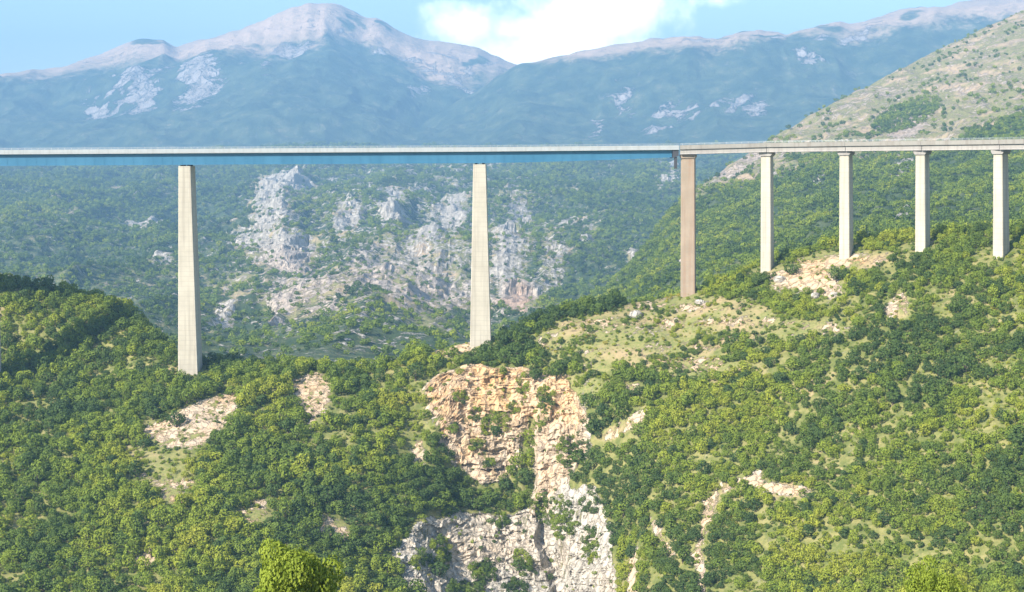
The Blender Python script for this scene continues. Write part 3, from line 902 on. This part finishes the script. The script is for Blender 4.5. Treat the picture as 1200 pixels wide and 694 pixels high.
# the open rock carries clumps of bushes (photograph positions)
CLUMP = [(580, 500, 15, 15), (556, 488, 7, 7), (540, 470, 8, 8), (602, 568, 12, 24), (620, 530, 6, 22), (560, 525, 9, 9), (613, 458, 7, 16), (600, 480, 6, 8), (530, 505, 6, 6), (672, 532, 18, 20), (515, 655, 12, 22), (612, 664, 12, 12),
         (566, 672, 14, 12), (590, 612, 9, 9), (640, 470, 8, 14), (660, 610, 14, 24), (690, 640, 10, 20), (640, 600, 14, 16), (490, 660, 8, 8), (548, 694, 22, 9), (605, 694, 14, 8), (690, 590, 12, 14), (632, 500, 5, 8), (574, 545, 7, 7)]
cl = np.zeros(len(p))
for (a, b2, c2, d2) in CLUMP: cl = np.maximum(cl, np.clip(blob(qx, qy, a, b2, c2, d2) * 3, 0, 1))
patch = fbm(p / 40.0, 4, 301)
gap = fbm(p / 26.0, 3, 305)
dens = np.clip(1.0 - 1.0 * np.clip(rk * 1.25, 0, 1), 0.05, 1)
dens = np.maximum(dens, cl)
dens = dens * (1 - .97 * np.clip(br * 1.3, 0, 1)) * (1 - gs * np.clip(.93 - .9 * (patch > .14), .2, 1))
dens = dens * np.where((gap < np.where(qx > 700, -.16, -.24)) & (cl < .3), .16, 1)
dens = np.where(cl < .3, dens * np.where(covers(3.0 * mpx) | covers(5.5 * mpx), .06, 1) * np.where(on_cliff(4 * mpx), .22, 1), dens)
keep = rng.random(len(p)) < dens
right = np.clip((qx - 650) / 150, 0, 1)
rad = (1.25 + 3.9 * rng.random(len(p)) ** 2.0) * (1 - .15 * right) * (1 + .25 * np.clip(fbm(p / 60., 3, 309), -1, 1))
rad *= np.where(gs > .5, .5, 1) * np.where(rk > .4, .55, 1) * np.where(qy < 330, .9, 1)
order = np.argsort(-rad * keep); order = order[keep[order]]
p, rad, qx, qy, gs, rk = p[order], rad[order], qx[order], qy[order], gs[order], rk[order]
k = thin(p, rad, 12.0, .50)
p, rad, qx, qy, gs, rk = p[k], rad[k], qx[k], qy[k], gs[k], rk[k]
# keep trees off the pier feet
pf = [(222, 437, FY), (562, 412, FY)] + [(LINE[i, 0], bases[i], LINE[i, 2] + 3) for i in range(5, 12)]
ok = np.ones(len(p), bool)
for (a, b2, Y) in pf:
    c3 = at(a, b2, Y); ok &= ~((np.abs(p[:, 0] - c3[0]) < 8.5 + rad) & (p[:, 1] > c3[1] - 4 - rad * .5) & (p[:, 1] < c3[1] + 18))
p, rad, qx, qy, gs, rk = [v[ok] for v in (p, rad, qx, qy, gs, rk)]
tone = fbm(p / 46.0, 4, 311) * .62 + fbm(p / 14.0, 3, 312) * .28
tint = np.clip(.46 + tone * 1.1 + rng.normal(0, .11, len(p)), .05, .82)
tint = np.where(rng.random(len(p)) < .10, rng.uniform(.02, .15, len(p)), tint)
lowl = np.clip((qy - 560) / 120, 0, 1) * (qx < 480)
tint = np.clip(tint + .07 * lowl, 0, .95)
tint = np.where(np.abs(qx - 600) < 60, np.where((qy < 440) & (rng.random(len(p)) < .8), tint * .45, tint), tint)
print('hillside trees', len(p))

# --- single trees that stand out, each with its own description: column, row of the foot, crown radius, tint, label
SPECIAL = [
    (208, 500, 6.2, .06, 'dark round tree standing alone on bare ground below the leftmost tall pier'),
    (178, 492, 5.0, .10, 'dark bushy tree at the left edge of the bare patch below the leftmost tall pier'),
    (256, 460, 4.6, .10, 'dark round tree just right of the foot of the leftmost tall pier'),
    (488, 446, 6.0, .05, 'tall dark tree on the crest left of the middle tall pier'),
    (580, 512, 4.6, .08, 'round dark bush growing in the middle of the orange cliff face'),
    (556, 496, 2.3, .10, 'small dark bush high on the orange cliff face'),
    (540, 476, 2.5, .14, 'small green bush at the upper left of the orange cliff face'),
    (652, 444, 5.6, .25, 'large green tree on the cliff edge right of the middle tall pier'),
    (626, 446, 4.6, .10, 'dark tree on the cliff edge below the middle tall pier'),
    (676, 546, 5.4, .16, 'dense dark green tree clinging right of the pale cliff rib'),
    (515, 676, 6.0, .06, 'dark tree growing out of the lower grey cliff on its left side'),
    (608, 672, 4.4, .10, 'dark rounded bush in the middle of the lower grey cliff'),
    (705, 352, 4.6, .04, 'dark tree on the skyline between the middle pier and the brown pier'),
    (652, 376, 3.6, .16, 'low green tree at the shoulder of the grassy slope behind the middle pier'),
    (352, 690, 4.0, .66, 'yellowish bush in the wood below the bright tree at the bottom edge'),
    (800, 660, 4.4, .30, 'green tree between the two pale scars right of the ravine'),
    (886, 600, 4.2, .05, 'dark tree just below the pale scree patch on the right slope'),
    (1046, 388, 4.4, .12, 'dark green bush in front of the bare patch at the far right'),
    (930, 322, 5.0, .12, 'dark bush beside the rubble between the second and third approach piers'),
    (980, 330, 4.6, .14, 'dark bush right of the pale rubble below the round platform'),
    (305, 476, 4.6, .14, 'dark tree between the two bare patches left of the ravine'),
    (160, 560, 5.2, .10, 'dark tree in the left wood below the bare patch'),
    (690, 404, 3.2, .22, 'small green shrub alone on the upper grassy shelf'),
    (890, 405, 3.2, .12, 'small dark shrub at the lower edge of the grassy shelf'),
]


def ground_at(px, row):
    """Nearest hillside vertex seen at a photograph pixel."""
    d = (px_[:, iV0:iV1] - px) ** 2 + (py_[:, iV0:iV1] - row) ** 2
    i, j = np.unravel_index(np.argmin(d), d.shape)
    return A[i, j + iV0]


def plant(name, loc, rz, r, tn, proto, label, group=None, sz=1.0):
    t_ = empty(name, loc, rz); t_.scale = (r * (1.12 if rz > 3 else .95), r * (.9 if rz > 3 else 1.08), r * sz)
    tag(t_, label, 'tree' if name.endswith('tree') else 'bush', group)
    obj('trunk', trunks[proto], None, t_)
    c_ = obj('crown', crowns[proto], None, t_); c_['tint'] = float(tn)
    return t_


sp_pts = []
for n, (a, b2, r, tn, lab) in enumerate(SPECIAL):
    g = ground_at(a, b2)
    kind = 'bush' if ('bush' in lab or 'shrub' in lab) else 'broadleaf_tree'
    plant(kind, g - np.array([0, 0, .25 * r]), rng.uniform(0, 6.28), r, tn, n % NP, lab)
    sp_pts.append((g, r))
ok = np.ones(len(p), bool)
for g, r in sp_pts: ok &= np.linalg.norm(p - g, axis=1) > (r * .75 + rad * .55)
for (a, b2, r, tn, lab) in SPECIAL:                                          # nothing tall right in front of them
    ok &= ~((np.abs(qx - a) < r * 1.4) & (qy > b2) & (qy < b2 + 10) & (rad > 2.2))
p, rad, qx, qy, gs, rk, tint = [v[ok] for v in (p, rad, qx, qy, gs, rk, tint)]

# --- the largest of the others are single trees too
inframe = (qx > 2) & (qx < 1198) & (qy > 290) & (qy < 705) & (rk < .5) & (gs < .5)
score = np.where(inframe, rad / p[:, 1], 0)
pick = np.argsort(-score)[:274]
single = np.zeros(len(p), bool); single[pick] = True


MARKS = [(222, 437, 'the foot of the leftmost tall pier'), (215, 500, 'the bare patch below the leftmost pier'), (362, 470, 'the small bare patch in the left wood'),
         (560, 500, 'the orange cliff face'), (660, 500, 'the pale cliff rib'), (540, 645, 'the left half of the lower grey cliff'), (690, 640, 'the right half of the lower grey cliff'),
         (345, 665, 'the bright tree top at the lower edge'), (832, 600, 'the curved pale scar on the right slope'), (820, 675, 'the narrow pale streak at the bottom'),
         (915, 575, 'the pale scree patch on the right slope'), (775, 632, 'the slanting pale streak'), (725, 500, 'the pale rock ledge'),
         (750, 405, 'the grassy shelf'), (1048, 362, 'the bare patch at the far right'), (945, 330, 'the pale rubble slope'), (562, 412, 'the foot of the middle tall pier'),
         (10, 450, 'the upper left edge'), (10, 620, 'the lower left corner'), (1190, 350, 'the right edge level with the shelf'), (1190, 450, 'the right edge at mid height'), (1190, 560, 'the lower right edge'), (420, 540, 'the dark hollow left of the orange cliff'), (100, 520, 'the middle of the left edge'), (1092, 680, 'the tree top at the lower right'),
         (172, 650, 'the small stony patch at the lower left'), (206, 584, 'the tiny stony clearing in the left wood'), (393, 618, 'the thin bare strip'),
         (898, 320, 'the foot of the first pale approach pier'), (1079, 292, 'the foot of the third pale approach pier'), (980, 480, 'the middle of the right-hand wood')]


def region(x, y):
    d = [((x - a) ** 2 + (y - b) ** 2, a, b, nm) for a, b, nm in MARKS]
    dd, a, b, nm = min(d); dd = math.sqrt(dd)
    side = ('right of' if x > a else 'left of') if abs(x - a) > abs(y - b) else ('below' if y > b else 'above')
    if 'edge' in nm and a in (10, 1190): side = 'near'
    if 'middle of' in nm: side = 'in' if dd < 60 else side
    return ('just ' if dd < 40 else 'well ' if dd > 85 else '') * (side not in ('near', 'in')) + side + ' ' + nm


for n in pick:
    tn = tint[n]
    tone_w = 'dark green' if tn < .28 else 'mid green' if tn < .44 else 'light green' if tn < .58 else 'yellowish green'
    size_w = 'very broad' if rad[n] > 4.9 else 'broad' if rad[n] > 4.5 else 'round'
    lab = f'{size_w} {tone_w} tree {region(qx[n], qy[n])}'
    plant('broadleaf_tree', p[n] - np.array([0, 0, .3 * rad[n]]), rng.uniform(0, 6.28), rad[n], tn, int(rng.integers(NP)), lab,
          'trees of the wooded hillside', rng.uniform(.85, 1.15))

# bright near tree whose top rises over the lower edge, and one at the lower right corner
near_crown = crown_mesh('near_crown', 777, 70, 24000, .034, 1.1, (.14, .27), (.5, .86)); near_crown.materials.append(M['leaf'])
near_crown2 = crown_mesh('near_crown', 778, 60, 26000, .029, 1.1, (.14, .27), (.5, .86)); near_crown2.materials.append(M['leaf'])
near_trunk = trunk_mesh('near_trunk', 780, 1.15); near_trunk.materials.append(M['bark'])


def near_z(x, y):
    i = int(np.clip((x + 420) / 840 * 149, 0, 148)); j = int(np.clip((y + 260) / 910 * 159, 0, 158)); return float(N[i, j, 2])


for (a, row_top, Y, r, cm, tn, lab) in ((345, 632, 158, 5.0, near_crown, .56, 'bright yellow-green leafy tree top rising over the lower edge left of the ravine'),
                                        (1092, 664, 150, 3.4, near_crown2, .55, 'yellow-green tree top in the lower corner on the right')):
    tp = at(a, row_top, Y); zg = near_z(tp[0], tp[1]); hgt = tp[2] - zg
    t_ = empty('broadleaf_tree', (tp[0], tp[1], zg)); t_.scale = (r, r, hgt / 2.0)
    tag(t_, lab, 'tree'); obj('trunk', near_trunk, None, t_); c_ = obj('crown', cm, None, t_); c_['tint'] = tn
    print('near tree height', hgt)

# boulders
def boulder(px, row, r, lab, seed, kind='boulder'):
    bm = bmesh.new(); bmesh.ops.create_icosphere(bm, subdivisions=3, radius=1)
    co = np.array([v.co for v in bm.verts]); d = 1 + .28 * fbm(co * 1.3 + seed, 3, seed, .5, True)
    for v, s in zip(bm.verts, d): v.co = Vector((v.co.x * 1.25, v.co.y, v.co.z * .75)) * float(s) * r
    me = bpy.data.meshes.new(kind); bm.to_mesh(me); bm.free()
    a = me.attributes.new('cover', 'FLOAT_COLOR', 'POINT'); a.data.foreach_set('color', np.tile(np.array([1, 0, 0, 1], np.float32), len(me.vertices)))
    o = obj(kind, me, M['near']); o.location = ground_at(px, row) + np.array([0, 0, r * .25]); o.rotation_euler = (0, 0, seed)
    tag(o, lab, 'boulder'); return o


boulder(746, 372, 3.6, 'white boulder lying on the grass left of the brown pier', 1)
boulder(820, 356, 2.4, 'small pale boulder right of the foot of the brown pier', 2)
boulder(914, 330, 3.0, 'pale boulder at the left end of the rubble below the round platform', 3)
boulder(956, 348, 2.4, 'pale boulder at the lower tip of the rubble slope', 4)
boulder(977, 346, 2.0, 'small pale boulder right of the rubble slope', 5)

# --- woods: everything else, one instanced mass for each sheet
def woods(name, pts, rads, tints, meshes, label, seed):
    me = bpy.data.meshes.new(name); n = len(pts)
    me.vertices.add(n); me.vertices.foreach_set('co', np.ascontiguousarray(pts, np.float32).ravel())
    r = np.random.default_rng(seed)
    for an, v in (('size', rads), ('tint', tints), ('turn', r.uniform(0, 6.28, n)), ('stretch', r.uniform(.7, 1.2, n)), ('flat', r.uniform(.8, 1.35, n))):
        a = me.attributes.new(an, 'FLOAT', 'POINT'); a.data.foreach_set('value', np.ascontiguousarray(v, np.float32))
    o = obj(name, me); tag(o, label, 'wood', kind='stuff')
    ng = bpy.data.node_groups.new(name, 'GeometryNodeTree')
    ng.interface.new_socket('Geometry', in_out='INPUT', socket_type='NodeSocketGeometry')
    ng.interface.new_socket('Geometry', in_out='OUTPUT', socket_type='NodeSocketGeometry')
    nd, lk = ng.nodes, ng.links
    gi, go = nd.new('NodeGroupInput'), nd.new('NodeGroupOutput')
    j = nd.new('GeometryNodeGeometryToInstance')
    for src in reversed(meshes):
        oi = nd.new('GeometryNodeObjectInfo'); oi.inputs['Object'].default_value = src; oi.transform_space = 'ORIGINAL'
        lk.new(oi.outputs['Geometry'], j.inputs[0])
    ip = nd.new('GeometryNodeInstanceOnPoints'); ip.inputs['Pick Instance'].default_value = True
    lk.new(gi.outputs[0], ip.inputs['Points']); lk.new(j.outputs[0], ip.inputs['Instance'])
    ri = nd.new('FunctionNodeRandomValue'); ri.data_type = 'INT'
    ri.inputs[4].default_value = 0; ri.inputs[5].default_value = len(meshes) - 1; ri.inputs['Seed'].default_value = seed
    lk.new(ri.outputs[2], ip.inputs['Instance Index'])

    def attr(nm):
        x = nd.new('GeometryNodeInputNamedAttribute'); x.data_type = 'FLOAT'; x.inputs[0].default_value = nm; return x.outputs[0]
    cr_ = nd.new('ShaderNodeCombineXYZ'); lk.new(attr('turn'), cr_.inputs[2]); lk.new(cr_.outputs[0], ip.inputs['Rotation'])
    cs = nd.new('ShaderNodeCombineXYZ'); s_ = attr('size')
    mm = nd.new('ShaderNodeMath'); mm.operation = 'MULTIPLY'; lk.new(s_, mm.inputs[0]); lk.new(attr('stretch'), mm.inputs[1])
    m3 = nd.new('ShaderNodeMath'); m3.operation = 'MULTIPLY'; lk.new(s_, m3.inputs[0]); lk.new(attr('flat'), m3.inputs[1])
    lk.new(m3.outputs[0], cs.inputs[0]); lk.new(s_, cs.inputs[1]); lk.new(mm.outputs[0], cs.inputs[2]); lk.new(cs.outputs[0], ip.inputs['Scale'])
    lk.new(ip.outputs[0], go.inputs[0])
    md = o.modifiers.new('woods', 'NODES'); md.node_group = ng
    return o


near_src = []
for i in range(NP):                                          # crowns already standing as single trees serve as the pattern
    near_src.append(next(o for o in col.objects if o.name.startswith('crown') and o.data == crowns[i]))
pat = bpy.data.collections.new('patterns')                   # far crowns: mesh patterns kept out of the scene
far_src = []
for me in lowcrowns:
    o = bpy.data.objects.new('far_crown', me); pat.objects.link(o); far_src.append(o)

rest = ~single
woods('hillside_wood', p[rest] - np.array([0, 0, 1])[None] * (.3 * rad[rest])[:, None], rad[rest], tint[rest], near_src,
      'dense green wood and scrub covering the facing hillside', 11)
# low scrub between the trees
ps, ci, rj = sample_sheet(A, iV0, iV1, 26000, None, 6)
rks, brs, gss = rockA_s[ci, rj], bareA_s[ci, rj], grassA_s[ci, rj]
kp = rng.random(len(ps)) < np.clip(.85 - .82 * np.clip(rks, 0, 1) - .72 * brs - .45 * gss, .06, 1)
ps, gss = ps[kp], gss[kp]
rs_ = rng.uniform(.5, 1.5, len(ps))
ts_ = np.clip(.45 + .7 * fbm(ps / 35., 3, 313) + rng.normal(0, .15, len(ps)) + .15 * gss, .03, .97)
woods('scrub', ps - np.array([0, 0, .3]), rs_, ts_, far_src, 'low scrub and bushes between the trees of the hillside', 12)

# valley side
p, ci, rj = sample_sheet(B_, int(np.searchsorted(tB, .8)), int(np.searchsorted(tB, 7.2)), 170000, None, 8)
bq, bw = proj(p)
ok = (bq > -60) & (bq < 1260) & (bw < 450)
p, ci, rj, bq, bw = p[ok], ci[ok], rj[ok], bq[ok], bw[ok]
rb = rockB[ci, rj]
clump = fbm(p / 170., 4, 401)
dn = np.clip(1.0 - 1.05 * rb, .0, 1) * np.where(clump < -.30, .35, 1.0)
dn *= 1 - .9 * np.clip(blob(bq, bw, 280, 352, 24, 7, -14) * 3, 0, 1)
dn *= 1 - .85 * np.clip(rocky[ci, rj] * 1.1, 0, 1)
kp = rng.random(len(p)) < dn
p, bq, bw, rb = p[kp], bq[kp], bw[kp], rb[kp]
rad = rng.uniform(3.2, 6.5, len(p)) * np.where(rb > .3, .7, 1) * np.interp(p[:, 1], [1500, 3000, 5000, 9000], [.95, 1.25, 1.75, 2.6])
k = thin(p, rad, 22, .62); p, rad, bq, bw = p[k], rad[k], bq[k], bw[k]
tint = np.clip(.38 + .5 * fbm(p / 230., 4, 402) + rng.normal(0, .12, len(p)), .02, .8)
print('valley trees', len(p))
woods('valley_wood', p - np.array([0, 0, 1.5]), rad, tint, far_src, 'hazy woodland on the valley side behind the viaduct', 13)

# spur
p, ci, rj = sample_sheet(C_, 4, int(np.searchsorted(tC, 6.1)), 110000, None, 9)
bq, bw = proj(p)
ok = (bq > 640) & (bq < 1260)
p, ci, rj, bq, bw = p[ok], ci[ok], rj[ok], bq[ok], bw[ok]
rc, dc = rockC[ci, rj], dryC[ci, rj]
clump = fbm(p / 60., 4, 411)
dn = np.clip(1 - 1.0 * rc - .93 * dc, .03, 1) * np.where(clump < -.25, .3, 1)
dn = np.maximum(dn * np.where(dc > .3, np.where(clump > .24, .6, .07), 1), np.clip(blob(bq, bw, 1062, 136, 38, 13, -24) * 3, 0, 1) * .9)
kp = rng.random(len(p)) < dn
p, bq, bw = p[kp], bq[kp], bw[kp]
rad = rng.uniform(2.2, 5.0, len(p)) * np.interp(p[:, 1], [1200, 3500], [1, 1.5])
k = thin(p, rad, 15, .62); p, rad, bq, bw = p[k], rad[k], bq[k], bw[k]
tint = np.clip(.42 + .5 * fbm(p / 90., 4, 412) + rng.normal(0, .13, len(p)), .02, .85)
print('spur trees', len(p))
woods('spur_wood', p - np.array([0, 0, 1.0]), rad, tint, far_src, 'scrubby wood on the spur behind the approach spans', 14)

# ------------------------------------------------------------------ haze
zs = [min(o.data.vertices[0].co.z for o in (hill,))]
lo_z, hi_z = 1e9, -1e9
xs, ys = [1e9, -1e9], [1e9, -1e9]
for o in col.objects:
    if o.get('kind') == 'structure':
        co = np.empty(len(o.data.vertices) * 3, np.float32); o.data.vertices.foreach_get('co', co); co = co.reshape(-1, 3)
        lo_z, hi_z = min(lo_z, co[:, 2].min()), max(hi_z, co[:, 2].max())
        xs = [min(xs[0], co[:, 0].min()), max(xs[1], co[:, 0].max())]; ys = [min(ys[0], co[:, 1].min()), max(ys[1], co[:, 1].max())]
print('extent', lo_z, hi_z, xs, ys)
x0, x1, y0, y1, z0, z1 = xs[0] - 60, xs[1] + 60, ys[0] - 60, ys[1] + 60, lo_z - 1, hi_z + 25
hv = np.array([(x, y, z) for z in (z0, z1) for y in (y0, y1) for x in (x0, x1)])
hq = np.array([(0, 2, 3, 1), (4, 5, 7, 6), (0, 1, 5, 4), (2, 6, 7, 3), (0, 4, 6, 2), (1, 3, 7, 5)])
hm = bpy.data.materials.new('haze_air'); hm.use_nodes = True
hn = hm.node_tree; hn.nodes.clear()
ho = hn.nodes.new('ShaderNodeOutputMaterial'); pv = hn.nodes.new('ShaderNodeVolumePrincipled')
pv.inputs['Color'].default_value = (.25, .455, .70, 1)
pv.inputs['Density'].default_value = 8.0e-5
pv.inputs['Density Attribute'].default_value = ''
hn.links.new(pv.outputs[0], ho.inputs['Volume'])
try: hm.cycles.homogeneous_volume = True
except Exception: pass
haze = obj('haze', mesh_np('haze', hv, hq), hm)
tag(haze, 'pale blue summer haze filling the valley air', 'haze', kind='stuff')
